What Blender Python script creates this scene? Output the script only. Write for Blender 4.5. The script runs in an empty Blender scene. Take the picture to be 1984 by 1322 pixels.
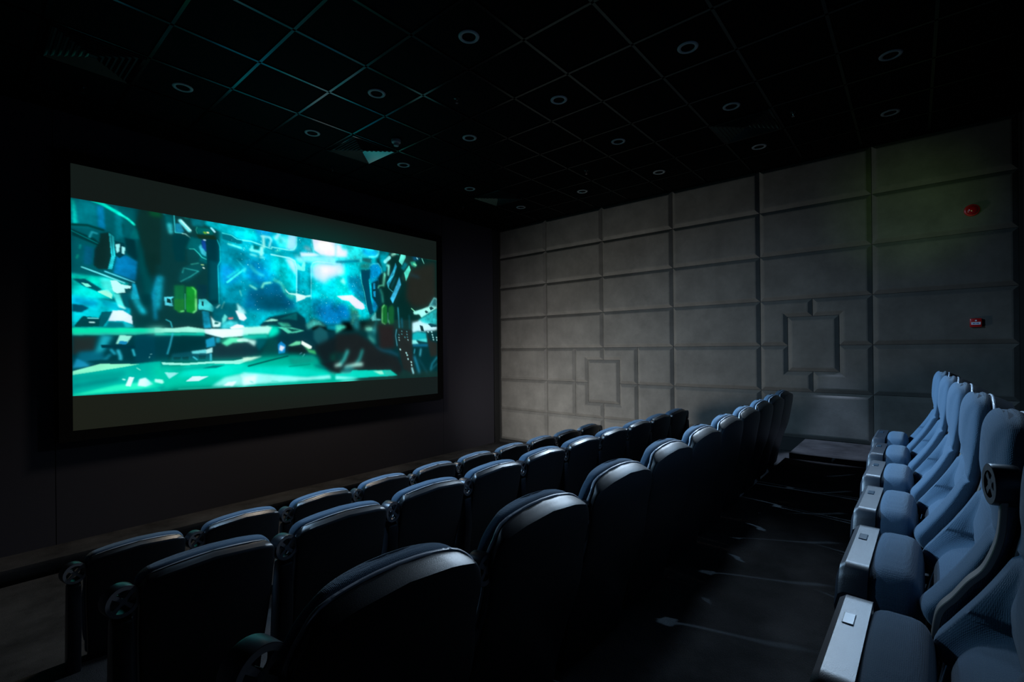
import bpy, bmesh, math, random
from mathutils import Vector, Matrix
import numpy as np

# ---------------------------------------------------------------- camera, world, lights, exposure
sc = bpy.context.scene
COL = sc.collection
EYE = 2.0                                   # height of the camera above the lowest carpet
CEIL = EYE + 2.37
cd = bpy.data.cameras.new('camera'); cam = bpy.data.objects.new('camera', cd); COL.objects.link(cam)
cd.sensor_width = 36; cd.lens = 16.685; cd.shift_y = 14.5 / 1984; cd.clip_start = .02
Fv = Vector((.7627, .6468, 0)).normalized(); Rv = Vector((Fv.y, -Fv.x, 0)); Uv = Vector((0, 0, 1)); th = .0102
r_ = Rv * math.cos(th) - Uv * math.sin(th); u_ = Uv * math.cos(th) + Rv * math.sin(th)
cam.matrix_world = Matrix(((r_.x, u_.x, -Fv.x, 0), (r_.y, u_.y, -Fv.y, 0), (r_.z, u_.z, -Fv.z, EYE), (0, 0, 0, 1)))
sc.camera = cam
sc.view_settings.view_transform = 'Standard'; sc.view_settings.look = 'None'
sc.view_settings.exposure = 0; sc.view_settings.gamma = 1; sc.view_settings.use_curve_mapping = False
w = bpy.data.worlds.new('world'); sc.world = w; w.use_nodes = True
w.node_tree.nodes['Background'].inputs[0].default_value = (.02, .03, .04, 1)
w.node_tree.nodes['Background'].inputs[1].default_value = .0

def spot(name, loc, aim, col, power, size, blend=.5, rad=.06):
    l = bpy.data.lights.new(name, 'SPOT'); o = bpy.data.objects.new(name, l); COL.objects.link(o)
    l.energy = power; l.color = col; l.spot_size = math.radians(size); l.spot_blend = blend; l.shadow_soft_size = rad
    o.location = loc; o.rotation_euler = (Vector(aim) - Vector(loc)).to_track_quat('-Z', 'Y').to_euler()
    return o
# cool spots added near the unlit downlights, a warm wash low in front of the panelled wall
spot('cool_ceiling_spot', (4.97, 5.0, CEIL - .04), (3.6, -.1, EYE - .3), (.38, .67, 1), 2500, 42, .9)
spot('cool_row_spot', (.70, 3.75, CEIL - .06), (3.6, 2.5, EYE - .9), (.40, .68, 1), 800, 90, .9)
spot('cool_rear_rim_spot', (6.21, .17, CEIL - .06), (1.7, .02, EYE - .5), (.44, .69, 1), 215, 27, .7, .2)  # rim spots added to draw highlights along the seat edges
spot('cool_third_row_rim_spot', (6.21, 1.39, CEIL - .06), (2.0, 1.1, EYE - .5), (.60, .79, 1), 450, 48, .8, .25)
spot('cool_front_rows_rim_spot', (6.21, 2.62, CEIL - .06), (2.4, 2.9, EYE - .9), (.60, .79, 1), 850, 66, .8, .25)
spot('landing_spot', (6.58, .70, CEIL - .06), (6.62, .72, 0), (.55, .70, 1), 800, 21, .3)  # added to brighten the landing, no fixture here
spot('warm_wall_spot', (4.2, 5.0, .62), (7.08, 4.2, .95), (1, .985, .945), 430, 118, 1, .15)
spot('screen_wall_fill', (5.0, 2.6, EYE + .3), (6.5, 6.36, EYE + .1), (.86, .84, 1), 75, 66, 1, .2)  # added fill in mid-air for the right part of the screen wall
spot('green_exit_glow', (5.2, -.3, EYE + 1.0), (7.08, .05, EYE + 1.5), (.45, .85, .25), 22, 50, 1, .1)
spot('warm_floor_wash', (3.2, 5.2, CEIL - .1), (3.0, 5.4, 0), (1, .86, .70), 310, 130, 1, .2)

# ---------------------------------------------------------------- materials
def mat(name, col, rough=.6, metal=0, spec=.5, bump=None, mottle=0, mscale=6, coat=0, sheen=0, tint=None):
    m = bpy.data.materials.new(name); m.use_nodes = True; nt = m.node_tree; b = nt.nodes['Principled BSDF']
    b.inputs['Base Color'].default_value = (*col, 1); b.inputs['Roughness'].default_value = rough
    b.inputs['Metallic'].default_value = metal; b.inputs['Specular IOR Level'].default_value = spec
    b.inputs['Coat Weight'].default_value = coat; b.inputs['Sheen Weight'].default_value = sheen
    if tint: b.inputs['Specular Tint'].default_value = (*tint, 1)
    tc = nt.nodes.new('ShaderNodeTexCoord')
    if mottle:
        n = nt.nodes.new('ShaderNodeTexNoise'); n.inputs['Scale'].default_value = mscale; n.inputs['Detail'].default_value = 6
        n.inputs['Roughness'].default_value = .65
        r = nt.nodes.new('ShaderNodeValToRGB'); r.color_ramp.elements[0].position = .3; r.color_ramp.elements[1].position = .7
        r.color_ramp.elements[0].color = (*[c * (1 - mottle) for c in col], 1); r.color_ramp.elements[1].color = (*[min(1, c * (1 + mottle)) for c in col], 1)
        nt.links.new(tc.outputs['Object'], n.inputs['Vector']); nt.links.new(n.outputs['Fac'], r.inputs['Fac'])
        nt.links.new(r.outputs['Color'], b.inputs['Base Color'])
    if bump:
        kind, scale, strength, dist = bump
        if kind == 'weave':
            w1 = nt.nodes.new('ShaderNodeTexVoronoi'); w1.inputs['Scale'].default_value = scale; w1.inputs['Randomness'].default_value = .25
            out = w1.outputs['Distance']
        else:
            w1 = nt.nodes.new('ShaderNodeTexNoise'); w1.inputs['Scale'].default_value = scale; w1.inputs['Detail'].default_value = 4
            out = w1.outputs['Fac']
        nt.links.new(tc.outputs['Object'], w1.inputs['Vector'])
        bp = nt.nodes.new('ShaderNodeBump'); bp.inputs['Strength'].default_value = strength; bp.inputs['Distance'].default_value = dist
        nt.links.new(out, bp.inputs['Height']); nt.links.new(bp.outputs['Normal'], b.inputs['Normal'])
    return m
M = dict(
    shell=mat('black moulded plastic', (.006, .007, .010), .34, spec=.5, bump=('noise', 900, .12, .0006)),
    edge=mat('grained blue black plastic', (.026, .032, .045), .34, spec=.9, bump=('noise', 500, .3, .001)),
    gloss=mat('grained black plastic', (.006, .008, .011), .38, spec=.7, bump=('noise', 500, .25, .001)),
    fabric=mat('blue grey seat fabric', (.060, .108, .168), .9, spec=.2, bump=('weave', 330, .55, .002), sheen=.15),
    piping=mat('highlight-toned piping cord', (.35, .38, .44), .35, spec=.6),  # pale colour stands in for the specular line along the shell edge
    arm=mat('dark bronze metal strip', (.24, .20, .18), .42, metal=.5),
    reel=mat('dark steel', (.022, .025, .032), .35, metal=.3),
    reelface=mat('grey worn steel', (.22, .21, .22), .4, metal=.6),
    plate=mat('dark seat plate', (.03, .06, .09), .25, spec=.8),
    label=mat('white seat plate', (.8, .85, .9), .3, spec=1),
    panel=mat('grey suede wall padding', (.105, .10, .092), .85, spec=.15, bump=('noise', 55, .12, .006), mottle=.2, mscale=3.0),
    backing=mat('black wall backing', (.008, .008, .008), .8),
    wallcloth=mat('charcoal wall cloth', (.030, .029, .036), .9, spec=.15, bump=('noise', 300, .1, .002)),
    carpet=mat('dark grey carpet', (.030, .030, .031), .97, spec=.05, bump=('noise', 260, .8, .006), mottle=.5, mscale=2.6),
    ceil=mat('black ceiling tile', (.002, .0025, .0025), .8, spec=.04),
    bar=mat('black satin ceiling bar', (.0012, .002, .002), .18, spec=.26, tint=(.2, .9, 1)),
    ring=mat('white enamel ring', (.30, .31, .31), .5),
    reflector=mat('chrome reflector', (.6, .62, .64), .12, metal=1),
    lamp=mat('unlit glass lamp', (.10, .11, .11), .08, spec=.8),
    vent=mat('dark satin aluminium', (.07, .14, .13), .2, metal=1),
    detector=mat('off white detector plastic', (.30, .31, .30), .5),
    frame=mat('matt black screen border', (.003, .003, .003), .9, spec=.1),
    red=mat('red alarm plastic', (.45, .008, .010), .3, spec=.6),
    redglass=mat('deep red lens', (.30, .004, .006), .12, spec=.8),
    white=mat('white call point label', (.7, .75, .85), .4),
    blue=mat('blue print', (.05, .12, .35), .5),
    chrome=mat('bright sprinkler metal', (.5, .5, .5), .2, metal=1),
)

# ---------------------------------------------------------------- mesh helpers
def obj(name, V, Fc, m, parent=None, smooth=35, bevel=0, seg=2):
    me = bpy.data.meshes.new(name); bm = bmesh.new()
    vs = [bm.verts.new(v) for v in V]
    for f in Fc:
        try: bm.faces.new([vs[i] for i in f])
        except ValueError: pass
    bmesh.ops.remove_doubles(bm, verts=bm.verts, dist=1e-6)
    bmesh.ops.recalc_face_normals(bm, faces=bm.faces)
    if bevel:
        es = [e for e in bm.edges if len(e.link_faces) == 2 and e.calc_face_angle(0) > .6]
        bmesh.ops.bevel(bm, geom=es, offset=bevel, segments=seg, profile=.5, affect='EDGES', clamp_overlap=True)
    for e in bm.edges:
        e.smooth = not (len(e.link_faces) == 2 and e.calc_face_angle(0) > math.radians(smooth))
    for f in bm.faces: f.smooth = True
    bm.to_mesh(me); bm.free(); me.materials.append(m)
    o = bpy.data.objects.new(name, me); COL.objects.link(o)
    if parent: o.parent = parent
    return o
def empty(name, loc=(0, 0, 0), rz=0):
    o = bpy.data.objects.new(name, None); COL.objects.link(o); o.location = loc; o.rotation_euler = (0, 0, rz)
    o.empty_display_size = .1
    return o
def tag(o, label=None, cat=None, group=None, kind=None):
    for k, v in (('label', label), ('category', cat), ('group', group), ('kind', kind)):
        if v: o[k] = v
    return o
class MB:
    """collects boxes, prisms, rings and lofts; build() links them as one mesh object"""
    def __init__(s): s.V = []; s.F = []
    def add(s, V, Fc):
        n = len(s.V); s.V += [tuple(v) for v in V]; s.F += [[i + n for i in f] for f in Fc]; return s
    def box(s, x0, x1, y0, y1, z0, z1):
        V = [(x, y, z) for x in (x0, x1) for y in (y0, y1) for z in (z0, z1)]
        return s.add(V, [(0, 1, 3, 2), (4, 6, 7, 5), (0, 4, 5, 1), (2, 3, 7, 6), (0, 2, 6, 4), (1, 5, 7, 3)])
    def prism_x(s, prof, x0, x1):                       # prof: (y, z) outline extruded along x
        n = len(prof)
        V = [(x0, y, z) for y, z in prof] + [(x1, y, z) for y, z in prof]
        return s.add(V, [list(range(n)), list(range(2 * n - 1, n - 1, -1))] + [(i, (i + 1) % n, n + (i + 1) % n, n + i) for i in range(n)])
    def loft(s, rows, cap=True):
        n = len(rows[0]); V = [p for r in rows for p in r]; Fc = []
        for k in range(len(rows) - 1):
            for i in range(n):
                j = (i + 1) % n; Fc.append((k * n + i, k * n + j, (k + 1) * n + j, (k + 1) * n + i))
        if cap: Fc += [list(range(n - 1, -1, -1)), list(range((len(rows) - 1) * n, len(rows) * n))]
        return s.add(V, Fc)
    def lathe(s, prof, axis='z', c=(0, 0, 0), n=32):    # prof: (radius, height) open profile
        V = []; Fc = []
        for r, h in prof:
            for i in range(n):
                a = 2 * math.pi * i / n; p = (r * math.cos(a), r * math.sin(a), h)
                if axis == 'x': p = (p[2], p[0], p[1])
                V.append((p[0] + c[0], p[1] + c[1], p[2] + c[2]))
        for k in range(len(prof) - 1):
            for i in range(n):
                j = (i + 1) % n; Fc.append((k * n + i, k * n + j, (k + 1) * n + j, (k + 1) * n + i))
        return s.add(V, Fc)
    def tube(s, path, r, n=8):
        rows = []; P = [Vector(p) for p in path]
        for i, p in enumerate(P):
            t = (P[min(i + 1, len(P) - 1)] - P[max(i - 1, 0)]).normalized()
            a = t.cross(Vector((0, 1, 0)) if abs(t.y) < .9 else Vector((1, 0, 0))).normalized(); b = t.cross(a)
            rows.append([p + a * r * math.cos(2 * math.pi * k / n) + b * r * math.sin(2 * math.pi * k / n) for k in range(n)])
        return s.loft(rows)
    def build(s, name, m, parent=None, **k): return obj(name, s.V, s.F, m, parent, **k)
def lerp(tab, t):                           # smooth curve through the (t, value) pairs
    if t <= tab[0][0]: return tab[0][1]
    for i in range(len(tab) - 1):
        a, x = tab[i]; b, y = tab[i + 1]
        if t <= b:
            s = (y - x) / (b - a)
            m0 = (y - tab[i - 1][1]) / (b - tab[i - 1][0]) if i else s
            m1 = (tab[i + 2][1] - x) / (tab[i + 2][0] - a) if i + 2 < len(tab) else s
            k = (t - a) / (b - a); h = b - a
            return (2 * k**3 - 3 * k**2 + 1) * x + (k**3 - 2 * k**2 + k) * h * m0 + (3 * k**2 - 2 * k**3) * y + (k**3 - k**2) * h * m1
    return tab[-1][1]
def sstep(a, b, x): t = min(1, max(0, (x - a) / (b - a))); return t * t * (3 - 2 * t)
def sgnpow(v, e): return math.copysign(abs(v) ** e, v)
def copy_tree(o, parent=None):
    c = o.copy(); COL.objects.link(c)
    if parent: c.parent = parent
    for ch in o.children: copy_tree(ch, c)
    return c

# ---------------------------------------------------------------- the room
WX, SY, BY, LX = 7.08, 6.36, -.86, -1.0     # panelled wall plane, screen wall, rear wall, left wall
fl = MB()
fl.box(LX, WX + .1, 3.55, 5.95, -.1, 0)                        # front floor
fl.box(LX, WX + .1, 5.95, SY, -.1, .14)                        # low carpeted ledge under the screen
fl.box(LX, 6.05, 2.30, 3.55, -.1, .31)                         # second terrace
fl.box(LX, 6.05, 1.12, 2.30, -.1, .44)                         # third terrace
fl.box(LX, 6.05, BY, 1.12, -.1, .74)                           # rear terrace
fl.box(6.05, WX + .1, BY, 1.08, -.1, .80)                      # landing by the panelled wall
for y0, y1, z in ((1.08, 1.45, .62), (1.45, 1.95, .47), (1.95, 2.6, .31), (2.6, 3.55, .15)): fl.box(6.05, WX + .1, y0, y1, -.1, z)
tag(fl.build('floor', M['carpet']), kind='structure')

# screen wall, in three broad cloth panels
sw = MB()
for x0, x1 in ((LX, .637), (.643, 5.607), (5.613, 6.93)): sw.box(x0, x1, SY, SY + .08, .14, CEIL)
front = sw.build('wall_front', M['wallcloth']); tag(front, kind='structure')
MB().box(6.90, WX + .14, SY + .02, SY + .1, 0, CEIL).build('corner_gap', M['backing'], front)
tag(MB().box(LX, WX + .2, BY - .1, BY, 0, CEIL).build('wall_back', M['wallcloth']), kind='structure')
tag(MB().box(LX - .1, LX, BY - .1, SY + .1, 0, CEIL).build('wall_left', M['wallcloth']), kind='structure')

# padded panel wall: rectilinear panels with wide bevelled borders
wr = MB().box(WX + .045, WX + .14, BY, SY + .02, 0, CEIL).build('wall_right', M['backing']); tag(wr, kind='structure')
def inset(poly, d):
    n = len(poly); out = []
    for i in range(n):
        p0, p1, p2 = poly[i - 1], poly[i], poly[(i + 1) % n]
        e1 = Vector((p1[0] - p0[0], p1[1] - p0[1])).normalized(); e2 = Vector((p2[0] - p1[0], p2[1] - p1[1])).normalized()
        out.append((p1[0] + (-e1.y - e2.y) * d, p1[1] + (e1.x + e2.x) * d))
    return out
def wall_panel(poly):                                # poly: (y, z) counter-clockwise as seen with y to the right, z up
    a = inset(poly, .002); b = inset(poly, .007); c = inset(poly, .048); e = inset(poly, .062); n = len(poly); V = []; Fc = []
    for P, x in ((a, WX + .045), (a, WX + .038), (b, WX + .034), (c, WX + .003), (e, WX)): V += [(x, y, z) for y, z in P]
    for k in range(4):
        for i in range(n): j = (i + 1) % n; Fc.append((k * n + i, k * n + j, (k + 1) * n + j, (k + 1) * n + i))
    Fc.append(list(range(4 * n, 5 * n)))
    return obj('wall_panel', V, Fc, M['panel'], wr, smooth=9)
def rect(y0, y1, z0, z1): return [(y0, z0), (y1, z0), (y1, z1), (y0, z1)]
ys = [6.335, 5.19, 4.01, 2.80, 1.594, .378, -.83]
zs = [CEIL - .0, EYE + 1.8, EYE + 1.2, EYE + .6, EYE, EYE - .6, EYE - 1.2, EYE - 1.8]
for i in range(6):
    for k in range(7):
        if (i in (1, 2) and k in (4, 5)) or (i == 4 and k in (3, 4)): continue
        if k == 6 and i in (4, 5): continue
        wall_panel(rect(ys[i + 1], ys[i], zs[k + 1], zs[k]))
def cross_panels(cy, cz, half_w, half_h, yl, yr, zt, zb):
    """a square panel with four L-shaped neighbours"""
    wall_panel(rect(cy - half_w, cy + half_w, cz - half_h, cz + half_h))
    for sy, ye in ((1, yl), (-1, yr)):
        for sz, ze in ((1, zt), (-1, zb)):
            zm = EYE if abs(cz - EYE) < .1 else EYE - .6
            P = [(ye, ze), (cy, ze), (cy, cz + sz * half_h), (cy + sy * half_w, cz + sz * half_h), (cy + sy * half_w, zm), (ye, zm)]
            area = sum(P[j][0] * P[(j + 1) % 6][1] - P[(j + 1) % 6][0] * P[j][1] for j in range(6))
            wall_panel(P if area > 0 else P[::-1])
cross_panels(4.01, EYE - .575, .30, .365, 4.57, 3.39, EYE, EYE - 1.2)
cross_panels(.99, EYE + .02, .28, .355, 1.594, .378, EYE + .6, EYE - .6)
for y0, y1 in ((4.57, 5.19), (2.80, 3.39)):
    wall_panel(rect(y0, y1, EYE - .6, EYE)); wall_panel(rect(y0, y1, EYE - 1.2, EYE - .6))
tag(MB().box(WX + .005, WX + .045, 1.1, SY, 0, EYE - 1.81).build('baseboard_right', M['backing']), kind='structure')
tag(MB().box(WX + .02, WX + .1, BY, BY + .03, .8, CEIL).build('trim_1', M['backing']), kind='structure')

# ceiling with its grid of bars
ce = MB().box(LX, WX + .2, BY - .1, SY + .1, CEIL + .004, CEIL + .1).build('ceiling', M['ceil']); tag(ce, kind='structure')
gb = MB(); k = 0
xg = [1.645 + .603 * i for i in range(-4, 10)]; yg = [4.675 - .602 * i for i in range(-2, 10)]
for x in xg:
    if LX < x < WX: gb.box(x - .011, x + .011, BY, SY, CEIL - .004, CEIL + .006)
for y in yg:
    if BY < y < SY: gb.box(LX, WX, y - .011, y + .011, CEIL - .004, CEIL + .0055)
gb.build('ceiling_grid', M['bar'], ce)

# ---------------------------------------------------------------- screen
scr = empty('projection_screen', (3.10, SY, 0))
tag(scr, 'large wall-mounted cinema screen showing a teal spaceship scene, framed in black', 'screen')
X0, X1, ZT, ZB = .757 - 3.10, 5.430 - 3.10, EYE + 1.865, EYE - .765
YF = -.06
b = .10
fr = MB()
def frame_ring(xa, xb, za, zb, w_, y0, y1, mb):
    mb.box(xa - w_, xb + w_, y0, y1, zb, zb + w_); mb.box(xa - w_, xb + w_, y0, y1, za - w_, za)
    mb.box(xa - w_, xa, y0, y1, za, zb); mb.box(xb, xb + w_, y0, y1, za, zb)
frame_ring(X0, X1, ZB, ZT, b, YF - .03, -.001, fr)
fr.build('screen_frame', M['frame'], scr)
def emit_mat(name, attr=None):
    m = bpy.data.materials.new(name); m.use_nodes = True; nt = m.node_tree; nt.nodes.clear()
    o = nt.nodes.new('ShaderNodeOutputMaterial'); e = nt.nodes.new('ShaderNodeEmission'); nt.links.new(e.outputs[0], o.inputs[0])
    a = nt.nodes.new('ShaderNodeAttribute'); a.attribute_name = attr; nt.links.new(a.outputs['Color'], e.inputs[0]); e.inputs[1].default_value = 1
    return m
def film_grid(name, x0, x1, bot, top, nx, nz, y, colours, m):
    """a grid of nx x nz cells; bot, top: heights at the left and right end; colours: (nz, nx, 3) from the top row down"""
    xs_ = np.linspace(x0, x1, nx + 1); q = np.linspace(0, 1, nx + 1)[None]; t = np.linspace(0, 1, nz + 1)[:, None]
    Xg = np.repeat(xs_[None], nz + 1, 0); Zg = (top[0] + (top[1] - top[0]) * q) * (1 - t) + (bot[0] + (bot[1] - bot[0]) * q) * t; V = np.stack([Xg, np.full_like(Xg, y), Zg], -1).reshape(-1, 3)
    i, j = np.meshgrid(np.arange(nz), np.arange(nx), indexing='ij'); a = (i * (nx + 1) + j).ravel()
    Fq = np.stack([a, a + nx + 1, a + nx + 2, a + 1], -1)
    me = bpy.data.meshes.new(name); me.vertices.add(len(V)); me.vertices.foreach_set('co', V.astype(np.float32).ravel())
    me.loops.add(Fq.size); me.loops.foreach_set('vertex_index', Fq.astype(np.int32).ravel())
    me.polygons.add(len(Fq)); me.polygons.foreach_set('loop_start', np.arange(0, Fq.size, 4, dtype=np.int32))
    me.update(calc_edges=True)
    # vertex colours: average of the cells around each vertex
    P = np.pad(colours, ((1, 1), (1, 1), (0, 0)), mode='edge'); C4 = (P[:-1, :-1] + P[1:, :-1] + P[:-1, 1:] + P[1:, 1:]) / 4
    at = me.color_attributes.new('film', 'FLOAT_COLOR', 'POINT')
    rgba = np.concatenate([C4.reshape(-1, 3), np.ones((len(V), 1))], 1).astype(np.float32); at.data.foreach_set('color', rgba.ravel())
    me.materials.append(m); o = bpy.data.objects.new(name, me); COL.objects.link(o); o.parent = scr
    return o

def paint_picture(text, W=1000, H=424):
    """colours (linear RGB rows) of the film frame, built shape by shape on a W x H grid"""
    import numpy as np
    img = np.zeros((H, W, 3))
    rng = np.random.RandomState(7)
    def blur1(a, n):
        k = np.arange(-int(3 * n) - 1, int(3 * n) + 2); w = np.exp(-k * k / (2 * n * n)); w /= w.sum()
        if min(a.shape) == 0: return a
        a = np.apply_along_axis(lambda r: np.convolve(r, w, 'same'), 0, a) if a.shape[0] > 1 else a
        return np.apply_along_axis(lambda r: np.convolve(r, w, 'same'), 1, a) if a.shape[1] > 1 else a
    for line in text.strip().splitlines():
        c, lw, bl, pts = line.split()
        col = np.array([int(c[i:i + 2], 16) / 255 for i in (0, 2, 4)])
        lw = float(lw); bl = max(.6, float(bl))
        p = np.array([float(v) for v in pts.split(',')]).reshape(-1, 2)
        m = int(3 * bl + lw + 3)
        bx0, by0 = np.floor(p.min(0)).astype(int) - m; bx1, by1 = np.ceil(p.max(0)).astype(int) + m
        X, Y = np.meshgrid(np.arange(bx0, bx1) + .5, np.arange(by0, by1) + .5)
        if lw:
            d = np.full(X.shape, 1e9)
            for a, b in zip(p[:-1], p[1:]):
                ab = b - a; t = np.clip(((X - a[0]) * ab[0] + (Y - a[1]) * ab[1]) / (ab @ ab + 1e-9), 0, 1)
                d = np.minimum(d, np.hypot(X - a[0] - t * ab[0], Y - a[1] - t * ab[1]))
            mask = np.clip(lw / 2 - d + .5, 0, 1)
        else:
            ins = np.zeros(X.shape, bool)
            for a, b in zip(p, np.roll(p, -1, 0)):
                c1 = (a[1] > Y) != (b[1] > Y)
                ins ^= c1 & (X < (b[0] - a[0]) * (Y - a[1]) / (b[1] - a[1] + 1e-9) + a[0])
            mask = ins.astype(float)
        mask = blur1(mask, bl)
        ix0, iy0, ix1, iy1 = max(bx0, 0), max(by0, 0), min(bx1, W), min(by1, H)
        if ix1 <= ix0 or iy1 <= iy0: continue
        mk = mask[iy0 - by0:iy1 - by0, ix0 - bx0:ix1 - bx0, None]
        img[iy0:iy1, ix0:ix1] = img[iy0:iy1, ix0:ix1] * (1 - mk) + col * mk
    # mottling of the nebula and small stars in the sky panes
    def noise(n):
        g = rng.rand(max(2, H // n) + 2, W // n + 2); yy = np.arange(H) / n; xx = np.arange(W) / n
        y0, x0 = yy.astype(int), xx.astype(int); fy = (yy - y0)[:, None]; fx = (xx - x0)[None]
        fy = fy * fy * (3 - 2 * fy); fx = fx * fx * (3 - 2 * fx)
        y0 = np.minimum(y0, g.shape[0] - 2)
        return (g[y0][:, x0] * (1 - fy) + g[y0 + 1][:, x0] * fy) * (1 - fx) + (g[y0][:, x0 + 1] * (1 - fy) + g[y0 + 1][:, x0 + 1] * fy) * fx
    n = noise(40) * .4 + noise(18) * .3 + noise(8) * .2 + noise(4) * .1
    lum = img.mean(-1); sky = np.clip((lum - .18) / .2, 0, 1) * np.clip((.82 - lum) / .2, 0, 1) * (np.arange(H)[:, None] < 265)
    img *= (1 + (n - .5) * (.12 + .8 * sky))[..., None]
    lum = img.mean(-1, keepdims=True); img = (lum + (img - lum) * 1.10) * 1.02
    for x, y in zip(rng.randint(300, 745, 260), rng.randint(5, 250, 260)):
        if img[y, x, 2] > .35 and img[y, x, 2] < .9:
            r = rng.rand() ** 3 * 1.6
            img[y:y + 1 + int(r), x:x + 1 + int(r)] += .25 + .3 * rng.rand()
    glow_ = np.stack([blur1(img[..., i], 9) for i in range(3)], -1); img = img * .90 + glow_ * .16
    img = np.clip(img, 0, 1)
    return np.where(img < .04045, img / 12.92, ((img + .055) / 1.055) ** 2.4)
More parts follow.
